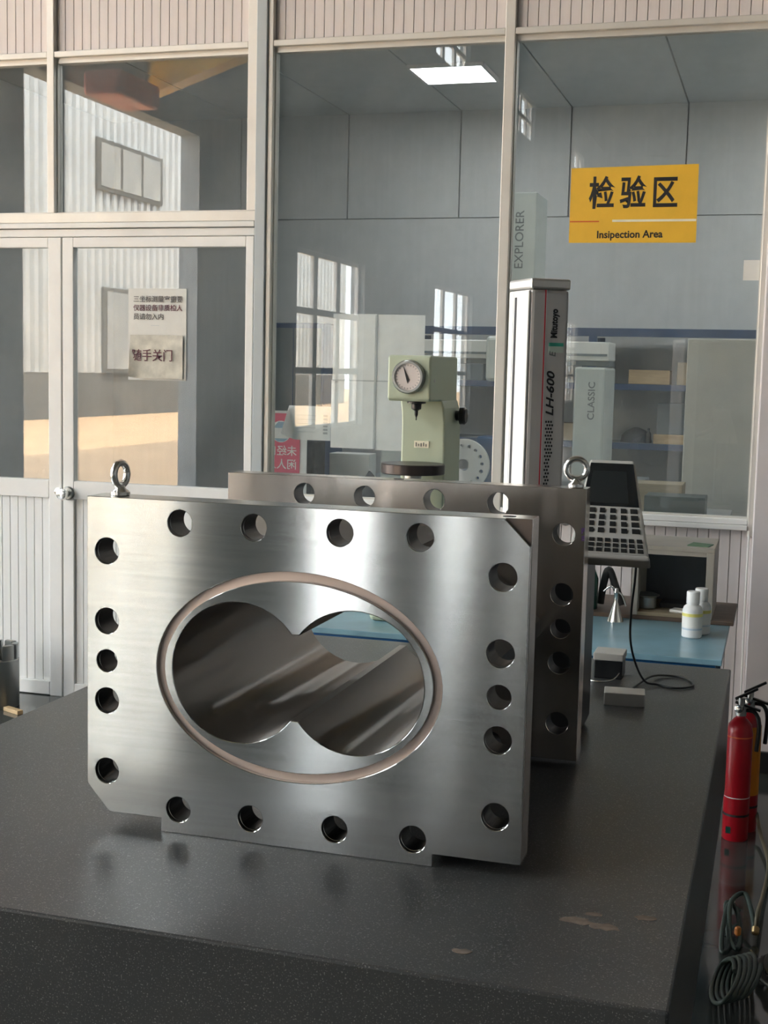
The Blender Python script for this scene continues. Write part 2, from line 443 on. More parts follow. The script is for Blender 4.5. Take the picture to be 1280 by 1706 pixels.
B(-.085, .34, W-.035, W+.13, 0, PT+.5).build('column', 'painted_column', wall, bevel=.006)
B(.34, XR, W, W+.1, 0, HH).build('wall_section', 'hall_wall', wall)
B(XL, -4.6, W, W+.1, 0, HH).build('wall_section', 'hall_wall', wall)
B(-4.6, .34, W-.02, W+.12, PT, HH).build('wall_section', 'pvc_board', wall)
PITCHX = .0425
def boards(x0, x1, z0, z1, m, p, y=.028, back=True):
    k = max(1, round((x1-x0)/PITCHX)); pw = (x1-x0)/k; first = None
    for i in range(k):
        a = x0+i*pw
        if first is None: first = B(a+.0013, a+pw-.0013, W+y, W+y+.012, z0, z1).build('cladding_board', m, p, bevel=.0015)
        else: inst(first, wl(first)+Vector((i*pw, 0, 0)), p)
    B(x0, x1, W+y+.0125, W+y+.022, z0, z1).build('backing_sheet', 'pvc_joint', p)
boards(-4.55, -3.212, 2.923, PT, 'pvc_board', wall); boards(-3.176, -2.247, 2.923, PT, 'pvc_board', wall)
boards(-2.132, -1.138, 2.923, PT, 'pvc_board', wall); boards(-1.097, -.106, 2.923, PT, 'pvc_board', wall)
boards(-2.132, -1.138, .07, .955, 'pvc_board_lower', wall); boards(-1.097, -.085, .07, .955, 'pvc_board', wall)

def glazed(n, x0, x1, z0, z1, label, bead='alloy_frame'):
    o = empty('window_%d' % n, ((x0+x1)/2, W, z0), label, 'window', kind='structure')
    t = .022
    for xa, xb, za, zb in ((x0, x1, z1-t, z1), (x0, x1, z0, z0+.006), (x0, x0+.005, z0+.006, z1-t), (x1-.005, x1, z0+.006, z1-t)):
        B(xa, xb, W+.024, W+.066, za, zb).build('glazing_bead', bead, o)
    B(x0+.005, x1-.005, W+.045, W+.051, z0+.006, z1-t).build('pane', 'glass', o)
    return o
glazed(1, -2.132, -1.138, .998, 2.897, 'tall fixed window pane beside the galvanised post')
glazed(2, -1.097, -.106, .998, 2.897, 'tall fixed window pane carrying the yellow sign')
glazed(3, -3.176, -2.247, 2.218, 2.897, 'fanlight pane above the door with the paper notices')
glazed(4, -4.55, -3.212, 2.218, 2.897, 'fanlight pane above the door without notices')

def door(n, x0, x1, sl, sr, label):
    o = empty('door_%d' % n, ((x0+x1)/2, W, 0), label, 'door', kind='structure')
    d0, d1 = .006, .052; m = 'alloy_white'
    def b(xa, xb, za, zb, nm, y0=d0): return B(xa, xb, W+y0, W+d1, za, zb).build(nm, m, o, bevel=.003)
    b(x0, x0+sl, 0, 2.111, 'stile'); b(x1-sr, x1, 0, 2.111, 'stile')
    b(x0+sl, x1-sr, 2.066, 2.111, 'rail'); b(x0+sl, x1-sr, .930, 1.013, 'rail'); b(x0+sl, x1-sr, .004, .068, 'rail')
    boards(x0+sl, x1-sr, .068, .930, 'pvc_board_lower', o, .020)
    B(x0+sl, x1-sr, W+.026, W+.032, 1.013, 2.066).build('pane', 'glass', o)
    return o
d1 = door(1, -4.0, -3.147, .06, .066, 'door leaf of ribbed white boards without any notices')
d2 = door(2, -3.140, -2.213, .055, .036, 'door leaf with two paper notices on its glass')
kn = MB().lathe((-3.112, W+.006, .957), (0, -1, 0), [(.031, 0), (.031, .006), (.026, .010)], 28).build('rosette', 'dull_steel', d2, smooth=30)
MB().lathe((-3.112, W-.004, .957), (0, -1, 0), [(.012, 0), (.012, .022), (.024, .030), (.028, .045), (.024, .058), (.010, .062)], 28).build('knob', 'zinc', d2, smooth=35)
MB().lathe((-3.160, W+.006, .962), (0, -1, 0), [(.018, 0), (.018, .012), (.010, .014)], 24).build('keyhole_cover', 'zinc', d1, smooth=30)
B(-4.55, -4.0, W+.02, W+.06, 0, 2.11).build('side_panel', 'pvc_board_lower', wall)

# ---- the measuring room behind the glass
RC, RB = 3.6, 10.44
rwall = empty('wall_room', (-1.5, RB, 0), 'grey sandwich-panel back wall of the measuring room', 'wall', kind='structure')
xs = [-5.6, -4.42, -3.48, -2.545, -1.67, -.79, .1, 1.0]
for a, b in zip(xs, xs[1:]):
    B(a+.006, b-.006, RB, RB+.05, 2.773, RC).build('wall_panel', 'grey_panel', rwall)
B(-5.6, 1.0, RB, RB+.05, 0, 2.765).build('wall_panel', 'grey_panel', rwall)
B(-5.6, 1.0, RB+.045, RB+.08, 0, RC).build('joint_backing', 'panel_joint', rwall)
B(-5.7, -5.6, W+.1, RB+.08, 0, RC).build('wall_room_side', 'grey_panel', label='measuring room side wall towards the door side', kind='structure', cat='wall')
B(1.0, 1.1, W+.1, RB+.08, 0, RC).build('wall_room_end', 'grey_panel', label='measuring room side wall beyond the grey locker', kind='structure', cat='wall')
rc = empty('ceiling_room', (-1.5, 8, RC), 'pale panelled ceiling of the measuring room', 'ceiling', kind='structure')
for a, b in zip(xs, xs[1:]): B(a+.006, b-.006, W+.1, RB+.08, RC, RC+.04).build('ceiling_panel', 'room_ceiling', rc)
B(-5.7, 1.1, W+.1, RB+.08, RC+.035, RC+.07).build('joint_backing', 'panel_joint', rc)
def led(x, y, label):
    o = empty('ceiling_light', (x, y, RC-.02), label, 'ceiling light', 'flat light panels in the measuring room')
    f = .265
    for a in ((x-f, x+f, y-f, y-f+.02), (x-f, x+f, y+f-.02, y+f), (x-f, x-f+.02, y-f+.02, y+f-.02), (x+f-.02, x+f, y-f+.02, y+f-.02)): B(*a, RC-.025, RC-.001).build('panel_frame', 'alloy_white', o)
    B(x-f+.02, x+f-.02, y-f+.02, y+f-.02, RC-.015, RC-.006).build('diffuser', 'led_panel', o)
led(-2.28, 9.10, 'square lit ceiling panel near the back wall of the measuring room')
led(-2.28, 6.55, 'added unseen lit ceiling panel above the room bench and pink poster'); led(.3, 6.55, 'added unseen lit ceiling panel above the grey-beige locker'); led(.3, 9.1, 'added unseen lit ceiling panel behind the grey-beige locker')  # these three panels are out of view, added to light the room

# ================================================================== GRANITE TABLE
tx0, tx1, ty0, ty1, T = -1.525, -.091, 1.537, 3.490, .80
tab = empty('surface_table', ((tx0+tx1)/2, (ty0+ty1)/2, 0), 'big black speckled granite inspection table', 'table')
B(tx0, tx1, ty0, ty1, .48, T).build('slab', 'granite', tab, bevel=.004)
for x in (tx0+.15, tx1-.25):
    for y in (ty0+.15, ty1-.25): B(x, x+.1, y, y+.1, 0, .40).build('leg', 'bench_leg', tab)
for y in (ty0+.16, ty1-.24): B(tx0+.1, tx1-.1, y, y+.08, .40, .48).build('support_beam', 'bench_leg', tab)
for x in (tx0+.16, tx1-.24): B(x, x+.08, ty0+.24, ty1-.24, .40, .479).build('support_beam', 'bench_leg', tab)
def blot(cx, cy, r, seed):
    rd = random.Random(seed); n = 14; poly = [(cx+r*(1+.5*rd.random())*math.cos(2*PI*i/n), cy+r*.8*(.6+.6*rd.random())*math.sin(2*PI*i/n)) for i in range(n)]
    MB().prism(poly, 'z', T-.0002, T+.0006).build('chipped_spot', 'stain_brown', tab)
blot(-.362, 1.617, .011, 1); blot(-.235, 1.765, .017, 2); blot(-.195, 1.757, .016, 3); blot(-.145, 1.806, .012, 5); blot(-.215, 1.795, .010, 7)

# ================================================================== TWIN-BORE HOUSING
FX0, FX1, FZ0, FZ1, FCX, FCZ = -1.060, -.339, .822, 1.339, -.7005, 1.0725
y0, y1, y2, y3 = 1.889, 1.949, 2.455, 2.508
hs = empty('steel_housing', (FCX, (y0+y3)/2, T), 'bare steel twin-bore machine housing between two drilled flanges', 'machine part')
R8, DX, FL = .1125, .0955, .0062
def fig8(ins=0):
    R8 = .1125-ins; FL = .0062+ins
    a0 = math.acos((DX-FL)/R8); pts = []
    n = 44
    for i in range(n+1):
        a = (PI-a0) - (2*PI-2*a0)*i/n       # right circle, from top cusp clockwise
        pts.append((FCX+DX+R8*math.cos(a), FCZ+R8*math.sin(a)))
    for i in range(n+1):
        a = -a0 - (2*PI-2*a0)*i/n
        pts.append((FCX-DX+R8*math.cos(a), FCZ+R8*math.sin(a)))
    return pts
def ell(a, b, n=96): return [(FCX+a*math.cos(2*PI*i/n), FCZ+b*math.sin(2*PI*i/n)) for i in range(n)]
HOLES = [(x, z, .0212) for x in (-1.0245, -.3785) for z in (1.252, 1.138, 1.007, .890)] + [(x, 1.0725, .0185) for x in (-1.0245, -.3785)] + \
        [(x, z, .0212) for z in (1.3035, .8395) for x in (-.897, -.772, -.6315, -.5055)]
hl = [circ(*h) for h in HOLES]
def outline(pry, bl=True):
    o = [(FX0, FZ1)]
    o += [(FX1-.040, FZ1), (FX1, FZ1-.040)] if pry else [(FX1, FZ1)]
    o += [(FX1, FZ0-.002), (-.474, FZ0-.002), (-.474, T), (-.926, T), (-.926, FZ0), (FX0+.04, FZ0), (FX0, FZ0+.044)] if bl else \
         [(FX1, T), (FX0, T)]
    return o
gd = .010
mb = MB()
plate_y(mb, [outline(True), *hl, ell(.2355, .166)], y0, y0+gd, .0008)
plate_y(mb, [ell(.2215, .151), fig8()], y0, y0+gd, .0008)
plate_y(mb, [outline(False), *hl, fig8()], y0+gd, y1, .0004)
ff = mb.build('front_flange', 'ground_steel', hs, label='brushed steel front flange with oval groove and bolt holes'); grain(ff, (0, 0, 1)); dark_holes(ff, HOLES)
plate_y(MB(), [ell(.2353, .1658), ell(.2217, .1512)], y0+gd-.0015, y0+gd-.0002).build('seal_groove', 'groove_steel', ff, label='brownish oval groove floor')
mb = MB(); plate_y(mb, [[(FX1-.0395, FZ1-.0004), (FX1-.0004, FZ1-.0004), (FX1-.0004, FZ1-.0395)]], y0+gd-.0012, y0+gd-.0002); mb.build('pry_notch', 'notch_steel', ff, label='dull brown triangular pry notch')
# side skins of the flange: milled, duller
grain(B(FX1-.0004, FX1+.0006, y0+gd+.0006, y1-.0005, FZ0, FZ1-.001).build('milled_edge', 'sawn_steel', ff), (0, 1, 0))
hw, hh, ch = .283, .180, .165
octo = [(FCX-hw, FCZ-hh+ch), (FCX-hw+ch, FCZ-hh), (FCX+hw-ch, FCZ-hh), (FCX+hw, FCZ-hh+ch), (FCX+hw, FCZ+hh-ch), (FCX+hw-ch, FCZ+hh), (FCX-hw+ch, FCZ+hh), (FCX-hw, FCZ+hh-ch)]
plate_y(MB(), [octo, fig8()], y1, y2).build('barrel_body', 'barrel_steel', hs, smooth=25, label='dark eight-sided barrel between the flanges')
mb = MB(); lo = fig8(.0006); n = len(lo)          # bore lining: turned inner surface
mb.v += [Vector((x, y0+.0008, z)) for x, z in lo] + [Vector((x, y3-.0008, z)) for x, z in lo]
mb.f += [(i, n+i, n+(i+1) % n, (i+1) % n) for i in range(n)]
grain(mb.build('bore', 'bore_steel', hs, smooth=25, label='turned twin bore running through the housing'), (0, 1, 0))
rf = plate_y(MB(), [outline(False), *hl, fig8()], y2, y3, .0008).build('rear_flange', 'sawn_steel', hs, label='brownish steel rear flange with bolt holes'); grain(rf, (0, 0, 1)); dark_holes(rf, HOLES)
def eyebolt(c, ang, R, r, z):
    n = (math.cos(ang), math.sin(ang), 0)
    e = MB().torus((c[0], c[1], z+R+r+.010), n, R, r).build('eye_bolt', 'zinc', hs, smooth=60, label='shiny lifting eye bolt')
    MB().lathe((c[0], c[1], z), (0, 0, 1), [(.014, 0), (.0155, .001), (.0155, .006), (.009, .011), (.007, .016)], 24).build('collar', 'zinc', e, smooth=35)
eyebolt((-1.018, 1.922), math.radians(-6), .0185, .0058, FZ1)
eyebolt((-.363, 2.480), math.radians(-78), .0192, .0058, FZ1)
for x, y in ((-.378, 1.922), (-.71, 2.482)):
    MB().lathe((x, y, FZ1-.0002), (0, 0, 1), [(.010, 0), (.010, .0006)], 24).build('threaded_hole', 'ink_black', hs)
text('pen_mark', 'F', .014, (-.3465, y2-.001, 1.260), (1, 0, 0), (0, 0, 1), 'ink_purple', hs, .0006)
text('pen_mark', 'E', .012, (-.3455, y2-.001, 1.246), (1, 0, 0), (0, 0, 1), 'ink_purple', hs, .0006)

# ================================================================== BENCH TESTER (pale green), stands on the blue bench
BZ = .72
bt = empty('bench_tester', (-1.17, 4.4, BZ), 'pale green bench tester with a round dial and anvil disc', 'testing machine')
prof = [(4.200, 1.460), (4.209, 1.450), (4.340, 1.450), (4.573, 1.426), (4.573, 1.601), (4.209, 1.601), (4.200, 1.592)]
MB().prism(prof, 'x', -1.249, -1.103).build('head', 'pale_green', bt, bevel=.006)
cpoly = [(-1.249, 1.4536), (-1.103, 1.4536), (-1.094, 1.4256), (-1.089, 1.379), (-1.086, .92), (-1.2445, .92), (-1.2414, 1.363), (-1.243, 1.41)]
MB().prism(cpoly, 'y', 4.356, 4.581).build('column', 'pale_green', bt, bevel=.006)
B(-1.283, -1.045, 4.15, 4.66, BZ, .925).build('base', 'pale_green', bt, bevel=.016)
DC = (-1.170, 4.255)
MB().lathe((*DC, .925), (0, 0, 1), [(.07, 0), (.07, .12), (.03, .125), (.03, .285)], 28).build('elevating_screw', 'dull_steel', bt, smooth=35)
MB().lathe((*DC, 1.209), (0, 0, 1), [(.104, 0), (.1065, .003), (.1065, .031), (.104, .034)], 56).build('anvil_disc', 'dark_iron', bt, smooth=35)
MB().torus((*DC, 1.00), (0, 0.0001, 1), .095, .010).build('handwheel', 'black_plastic', bt, smooth=60)
DX0, DZ0 = -1.176, 1.530
dl = MB().lathe((DX0, 4.203, DZ0), (0, -1, 0), [(.056, 0), (.056, .012), (.051, .022), (.044, .022), (.044, .014)], 56).build('dial_bezel', 'dull_steel', bt, smooth=35)
MB().lathe((DX0, 4.191, DZ0), (0, -1, 0), [(.0445, 0), (.0445, .0045)], 56).build('dial_face', 'gauge_face', dl)
for i in range(24):
    a = 2*PI*i/24; rr = .038
    B(-.0006, .0006, -.0006, 0, -.0026, .0026).rot(90-math.degrees(a), 'Y').xf(Matrix.Translation((DX0+rr*math.cos(a), 4.1862, DZ0+rr*math.sin(a)))).build('dial_tick', 'ink_grey', dl)
MB().prism([(DX0-.001, DZ0-.021), (DX0+.006, DZ0-.010), (DX0-.016, DZ0+.036)], 'y', 4.1840, 4.1855).build('needle', 'ink_black', dl)
MB().lathe((-1.164, 4.259, 1.452), (0, 0, -1), [(.031, 0), (.031, .009), (.017, .011), (.016, .028), (.006, .034), (.0055, .047), (.002, .056), (.002, .065)], 20).build('indenter', 'black_plastic', bt, smooth=35)
MB().lathe((-1.091, 4.520, 1.3976), (1, 0, 0), [(.018, 0), (.018, .012), (.031, .016), (.031, .031), (.025, .037)], 24).build('side_knob', 'black_plastic', bt, smooth=35)
pl = B(-1.195, -1.143, 4.3535, 4.357, 1.290, 1.3135).build('name_plate', 'sign_white', bt)
for i in range(5): B(-1.189+i*.0088, -1.1865+i*.0088, 4.3522, 4.354, 1.2945+.0015*(i % 2), 1.3085-.0025*((i*2) % 3)).build('plate_mark', 'ink_grey', pl)
MB().lathe((-1.104, 4.255, 1.519), (1, 0, 0), [(.006, 0), (.006, .002)], 16).build('side_badge', 'satin_alloy', bt)

# ================================================================== HEIGHT GAUGE
hg = empty('height_gauge', (-.53, 3.02, T), 'tall grey column height gauge with a tilted keypad console', 'measuring gauge')
cx, cy, be = -.5470, 2.952, math.radians(35)
bd = Vector((math.cos(be), math.sin(be), 0)); ad = Vector((-math.sin(be), math.cos(be), 0)); Cn = Vector((cx, cy, 0)); U = Vector((0, 0, 1))
def gbox(b0, b1, a0, a1, z0, z1):
    mb = MB()
    mb.box(b0, b1, a0, a1, z0, z1)
    mb.v = [Cn + bd*p.x + ad*p.y + U*p.z for p in mb.v]; return mb
gbox(0, .094, 0, .122, .86, 1.738).build('column', 'gauge_side', hg, bevel=.008)
gbox(-.002, .096, -.002, .124, 1.738, 1.762).build('top_cap', 'satin_alloy', hg, bevel=.005)
gbox(-.0012, .001, .008, .118, .87, 1.736).build('front_rail', 'alloy_white', hg)
gbox(-.0020, -.0010, .077, .088, .88, 1.722).build('guide_slot', 'ink_black', hg)
gbox(-.0060, -.0010, .004, .030, .88, 1.734).build('scale_strip', 'white_enamel', hg, bevel=.002)
gbox(-.0020, -.0010, .095, .118, .88, 1.734).build('scale_strip', 'white_enamel', hg)
gbox(.033, .0355, -.0008, .001, .87, 1.737).build('red_stripe', 'red_line', hg)
gbox(.0362, .0375, -.0008, .001, .87, 1.737).build('white_stripe', 'white_enamel', hg)
MB().lathe(Cn + bd*.047 + ad*.06 + U*T, U, [(.105, 0), (.108, .004), (.108, .045), (.100, .060)], 40).build('base', 'cmm_dark', hg, smooth=35)
B(-.56, -.365, 2.62, 2.84, T, 1.19).build('drive_housing', 'black_plastic', hg, bevel=.02)
nB = -ad*.0012
def gtext(s, z, b, size, m, off=0, sx=1, shear=0): text('marking', s, size, Cn + bd*b + nB + U*z, U, -bd, m, hg, off, .0003, 'LEFT', sx, 1, shear)
gtext('Mitutoyo', 1.630, .058, .022, 'ink_black', .0007, .80)
gtext('LH-600', 1.455, .054, .026, 'ink_black', .0006, 1.25, .25)
gtext('E', 1.588, .056, .022, 'ink_dim', .0002, 1.0, .2)
gbox(.046, .082, -.0014, .001, 1.612, 1.620).build('sticker_band', 'sticker_green', hg)
gbox(.046, .082, -.0013, .001, 1.598, 1.612).build('sticker', 'sticker_pale', hg)
first = None
for r in range(22):
    for c in range(3):
        if c == 2 and r > 10: continue
        z = 1.44 - r*.0078; b = .044 + c*.0062 + (.0031 if r % 2 else 0); sz = .0036*(1-.012*r)
        if first is None: first = gbox(b, b+.0036, -.0011, .0005, z, z+.0046).build('check_mark', 'ink_black', hg)
        else: inst(first, wl(first) + bd*(b-.044) + U*(z-1.44), hg)
# console
ca = Vector((-.241, 2.690, 1.186)); up = (Vector((0, 2.835-2.690, 1.372-1.186))).normalized(); nx = Vector((1, 0, 0)); nn = nx.cross(up)
Hc = math.hypot(2.835-2.690, 1.372-1.186)
def cp(u, v, d=0):     # u: 0 left .. 1 right across the case, v: 0 bottom .. 1 top, d: out of the face
    xl, xr = -.405+.018*v, -.241-.052*v
    return Vector((xl+(xr-xl)*u, ca.y, ca.z)) + up*(Hc*v) + nn*d
def cpanel(u0, u1, v0, v1, d0, d1):
    mb = MB(); pts = [(u0, v0), (u1, v0), (u1, v1), (u0, v1)]
    mb.v = [cp(u, v, d0) for u, v in pts] + [cp(u, v, d1) for u, v in pts]
    mb.f = [(3, 2, 1, 0), (4, 5, 6, 7), (0, 1, 5, 4), (1, 2, 6, 5), (2, 3, 7, 6), (3, 0, 4, 7)]; return mb
con = cpanel(0, 1, 0, 1, -.034, 0).build('console', 'console_case', hg, bevel=.005, label='tilted grey console with dark screen and keypad')
cpanel(-.005, 1.005, -.040, .010, -.030, .003).build('console_lip', 'console_case', con, bevel=.004)
cpanel(.04, .96, .50, .955, -.001, .0014).build('screen_bezel', 'console_screen', con)
cpanel(.12, .80, .53, .87, .001, .0019).build('screen', 'console_lcd', con)
for r in range(4):
    for c in range(5):
        u = .22+.163*c; v = .432-.068*r; s = .055 if c in (0, 4) else .042
        cpanel(u-s, u+s, v, v+.044, -.001, .0026).build('key', 'black_plastic', con)
for r in range(3):
    for c in range(8):
        u = .17+.105*c; v = .135-.050*r
        cpanel(u-.036, u+.036, v, v+.034, -.001, .0022).build('key', 'black_plastic', con)
MB().tube([(-.33, 2.83, 1.27), (-.38, 2.90, 1.25), (-.46, 2.99, 1.22)], .013, 12).build('console_arm', 'gauge_side', hg, smooth=50)
MB().tube([(-.285, 2.80, 1.21), (-.283, 2.86, 1.16), (-.291, 2.93, 1.10), (-.303, 3.0, 1.02), (-.308, 3.06, .94), (-.300, 3.13, .87), (-.283, 3.20, .815), (-.255, 3.225, .8035), (-.21, 3.205, .8035), (-.172, 3.245, .8035), (-.19, 3.315, .8035), (-.235, 3.335, .8035), (-.275, 3.29, .8085), (-.302, 3.20, .8035), (-.320, 3.10, .8035), (-.335, 3.062, .808)], .0027, 8, res=8).build('cable', 'black_plastic', hg, smooth=60)
B(-.3585, -.266, 2.992, 3.055, T, T+.030).rot(6, 'Z', (-.31, 3.02, 0)).build('steel_block', 'satin_alloy', bevel=.002, label='small plain steel bar at the end of the thin black cable', cat='steel block')
ab = empty('power_adapter', (-.385, 3.29, T), 'small black box with a grey top on the granite', 'adapter')
B(-.415, -.345, 3.255, 3.33, T, T+.046).build('body', 'black_plastic', ab, bevel=.003); B(-.417, -.343, 3.253, 3.332, T+.046, T+.064).build('lid', 'console_case', ab, bevel=.002)
MB().tube([(-.352, 3.25, T+.018), (-.365, 3.22, T+.006), (-.40, 3.20, T+.004), (-.43, 3.22, T+.004)], .002).build('lead', 'zinc', ab, smooth=60)

# ================================================================== BLUE BENCH AND WHAT STANDS ON IT
bn = empty('blue_workbench', (-1.1, 4.45, 0), 'workbench with pale blue top and bright blue edge', 'workbench')
B(-2.05, -.131, 3.972, 4.95, BZ-.018, BZ).build('top', 'bench_top', bn, bevel=.002)
B(-2.03, -.150, 3.99, 4.03, BZ-.06, BZ-.018).build('front_rail', 'bench_blue', bn)
B(-2.03, -.150, 4.88, 4.92, BZ-.06, BZ-.018).build('rear_rail', 'bench_blue', bn)
for x in (-2.0, -.215):
    for y in (4.0, 4.86): B(x, x+.05, y+.001, y+.05, 0, BZ-.06).build('leg', 'bench_leg', bn)
B(-.62, -.118, 4.545, 4.94, BZ, BZ+.014).build('plank', 'brown_plank', bevel=.002, label='dark brown plank lying on the blue bench under the open box', cat='plank')
zz = BZ+.014
ob = empty('open_box', (-.325, 4.7, zz), 'open-fronted metal box standing on a brown plank', 'box')
bx0, bx1, by0, by1, bz1 = -.462, -.190, 4.552, 4.86, .977
B(bx0, bx0+.022, by0, by1, zz, bz1-.016).build('side', 'box_frame', ob, bevel=.002); B(bx1-.026, bx1, by0, by1, zz, bz1-.016).build('side', 'box_frame', ob, bevel=.002)
B(bx0, bx1, by0, by1, bz1-.016, bz1).build('top', 'box_frame', ob, bevel=.002); B(bx0+.022, bx1-.026, by0, by1, zz, zz+.012).build('bottom', 'wood_dull', ob)
B(bx0+.022, bx1-.026, by1-.012, by1, zz+.012, bz1-.016).build('back', 'box_inside', ob)
B(bx0+.022, bx1-.026, by0+.002, by0+.014, bz1-.030, bz1-.016).build('lip', 'box_frame', ob)
MB().prism([(-.285, 4.60), (-.215, 4.585), (-.20, 4.66), (-.27, 4.69)], 'z', bz1, bz1+.003).build('green_sheet', 'green_paper', label='scrap of green sheet on top of the open box', cat='sheet')
tn = MB().lathe((-.418, 4.64, zz+.012), (0, 0, 1), [(.030, 0), (.034, .004), (.034, .040), (.030, .044)], 28); t = tn.build('tin', 'dull_steel', smooth=35, label='round lidded metal tin inside the open box', cat='tin')
MB().lathe((-.418, 4.64, zz+.056), (0, 0, 1), [(.044, 0), (.045, .003), (.030, .009), (.008, .012)], 28).build('lid', 'dull_steel', t, smooth=35)
B(-.375, -.235, 4.66, 4.76, zz+.012, zz+.030).build('black_case', 'black_plastic', bevel=.004, label='flat black case lying inside the open box', cat='case')
B(-.33, -.265, 4.575, 4.625, zz+.012, zz+.022).rot(-14, 'Z', (-.3, 4.6, 0)).build('white_pad', 'label_white', bevel=.003, label='small white pad beside the black case in the box', cat='pad')
def bottle(x, y, label):
    o = empty('bottle', (x, y, BZ), label, 'bottle', 'white plastic bottles on the blue bench')
    MB().lathe((x, y, BZ), (0, 0, 1), [(.028, 0), (.032, .004), (.032, .088), (.028, .100), (.019, .107), (.018, .112)], 32).build('body', 'bottle_white', o, smooth=40)
    MB().lathe((x, y, BZ+.110), (0, 0, 1), [(.021, 0), (.021, .036), (.019, .039)], 28).build('cap', 'bottle_white', o, smooth=35)
    lb = MB().lathe((x, y, BZ+.036), (0, 0, 1), [(.0324, 0), (.0324, .046)], 32, False).build('label', 'label_white', o, smooth=40)
    MB().lathe((x, y, BZ+.070), (0, 0, 1), [(.0327, 0), (.0327, .010)], 32, False).build('label_band', 'label_yellow', lb, smooth=40)
    MB().lathe((x, y, BZ+.027), (0, 0, 1), [(.0322, 0), (.0322, .005)], 32, False).build('level_line', 'liquid_blue', o, smooth=40)
bottle(-.240, 4.300, 'white plastic bottle with yellow-striped label, the front one of two')
bottle(-.218, 4.375, 'white plastic bottle half hidden behind its twin')
o = MB().lathe((-.505, 4.480, BZ), (0, 0, 1), [(.028, 0), (.027, .004), (.009, .060), (.007, .066), (.007, .095), (.009, .098), (.006, .112)], 28).build('oil_can', 'zinc', smooth=35, label='shiny conical oil can standing on the blue bench', cat='oil can')
MB().tube([(-.505, 4.48, BZ+.105), (-.525, 4.48, BZ+.118), (-.548, 4.48, BZ+.10)], .003).build('spout', 'zinc', o, smooth=60)
MB().tube([(-.500, 4.48, BZ+.10), (-.484, 4.475, BZ+.09), (-.470, 4.47, BZ+.055)], .003).build('lever', 'dull_steel', o, smooth=60)
MB().lathe((-.630, 4.62, BZ), (0, 0, 1), [(.04, 0), (.045, .01), (.045, .12), (.03, .16), (.012, .175), (.012, .19)], 28).build('green_bottle', 'green_glass', smooth=40, label='dark green jar behind the shiny oil can', cat='jar')
MB().tube([(-.58, 4.66, zz+.012), (-.572, 4.66, zz+.08), (-.555, 4.66, zz+.135), (-.53, 4.66, zz+.08), (-.505, 4.66, zz+.012)], .013).build('rubber_hose', 'dark_rubber', smooth=60, label='arched black rubber hose behind the oil can', cat='hose')

# ================================================================== FLOOR THINGS ON THE RIGHT
def extinguisher(x, y, label, orange):
    o = empty('fire_extinguisher', (x, y, 0), label, 'extinguisher', 'fire extinguishers by the wall column')
    MB().lathe((x, y, 0), (0, 0, 1), [(.040, 0), (.043, .004), (.043, .365), (.038, .395), (.022, .415), (.016, .42), (.016, .428)], 32).build('cylinder', 'extinguisher_red', o, smooth=40)
    MB().lathe((x, y, .085), (0, 0, 1), [(.0434, 0), (.0434, .008)], 32, False).build('dark_band', 'ink_black', o)
    MB().lathe((x, y, .148), (0, 0, 1), [(.0434, 0), (.0434, .003)], 32, False).build('white_band', 'label_white', o)
    MB().lathe((x, y, .355), (0, 0, 1), [(.0434, 0), (.0434, .004)], 32, False).build('shoulder_line', 'crane_orange', o)
    B(x-.030, x-.014, y-.0425, y-.036, .028, .050).build('green_mark', 'green_glass', o)
    if orange: MB().lathe((x, y, .13), (0, 0, 1), [(.0436, 0), (.0436, .24)], 32, False).build('orange_label', 'label_orange', o, smooth=40)
    MB().lathe((x, y, .426), (0, 0, 1), [(.018, 0), (.018, .03), (.012, .034), (.012, .06)], 20).build('valve', 'dull_steel', o, smooth=35)
    MB().lathe((x-.004, y-.012, .452), (-.3, -1, 0), [(.014, 0), (.014, .014), (.011, .016)], 20).build('pressure_dial', 'zinc', o, smooth=35)
    B(x-.020, x+.062, y-.008, y+.008, -.004, .004).rot(-30, 'Y', (x-.02, y, 0)).xf(Matrix.Translation((0, 0, .480))).build('upper_lever', 'black_plastic', o, bevel=.002)
    B(x-.020, x+.066, y-.008, y+.008, -.004, .004).rot(16, 'Y', (x-.02, y, 0)).xf(Matrix.Translation((0, 0, .470))).build('lower_lever', 'black_plastic', o, bevel=.002)
    MB().tube([(x+.012, y, .445), (x+.045, y-.005, .44), (x+.060, y-.01, .40), (x+.056, y-.01, .31)], .007).build('hose', 'black_plastic', o, smooth=60)
extinguisher(-.078, 4.515, 'red fire extinguisher standing by the corner of the granite table', False)
extinguisher(-.052, 4.622, 'fire extinguisher with orange label behind the plain red one', True)

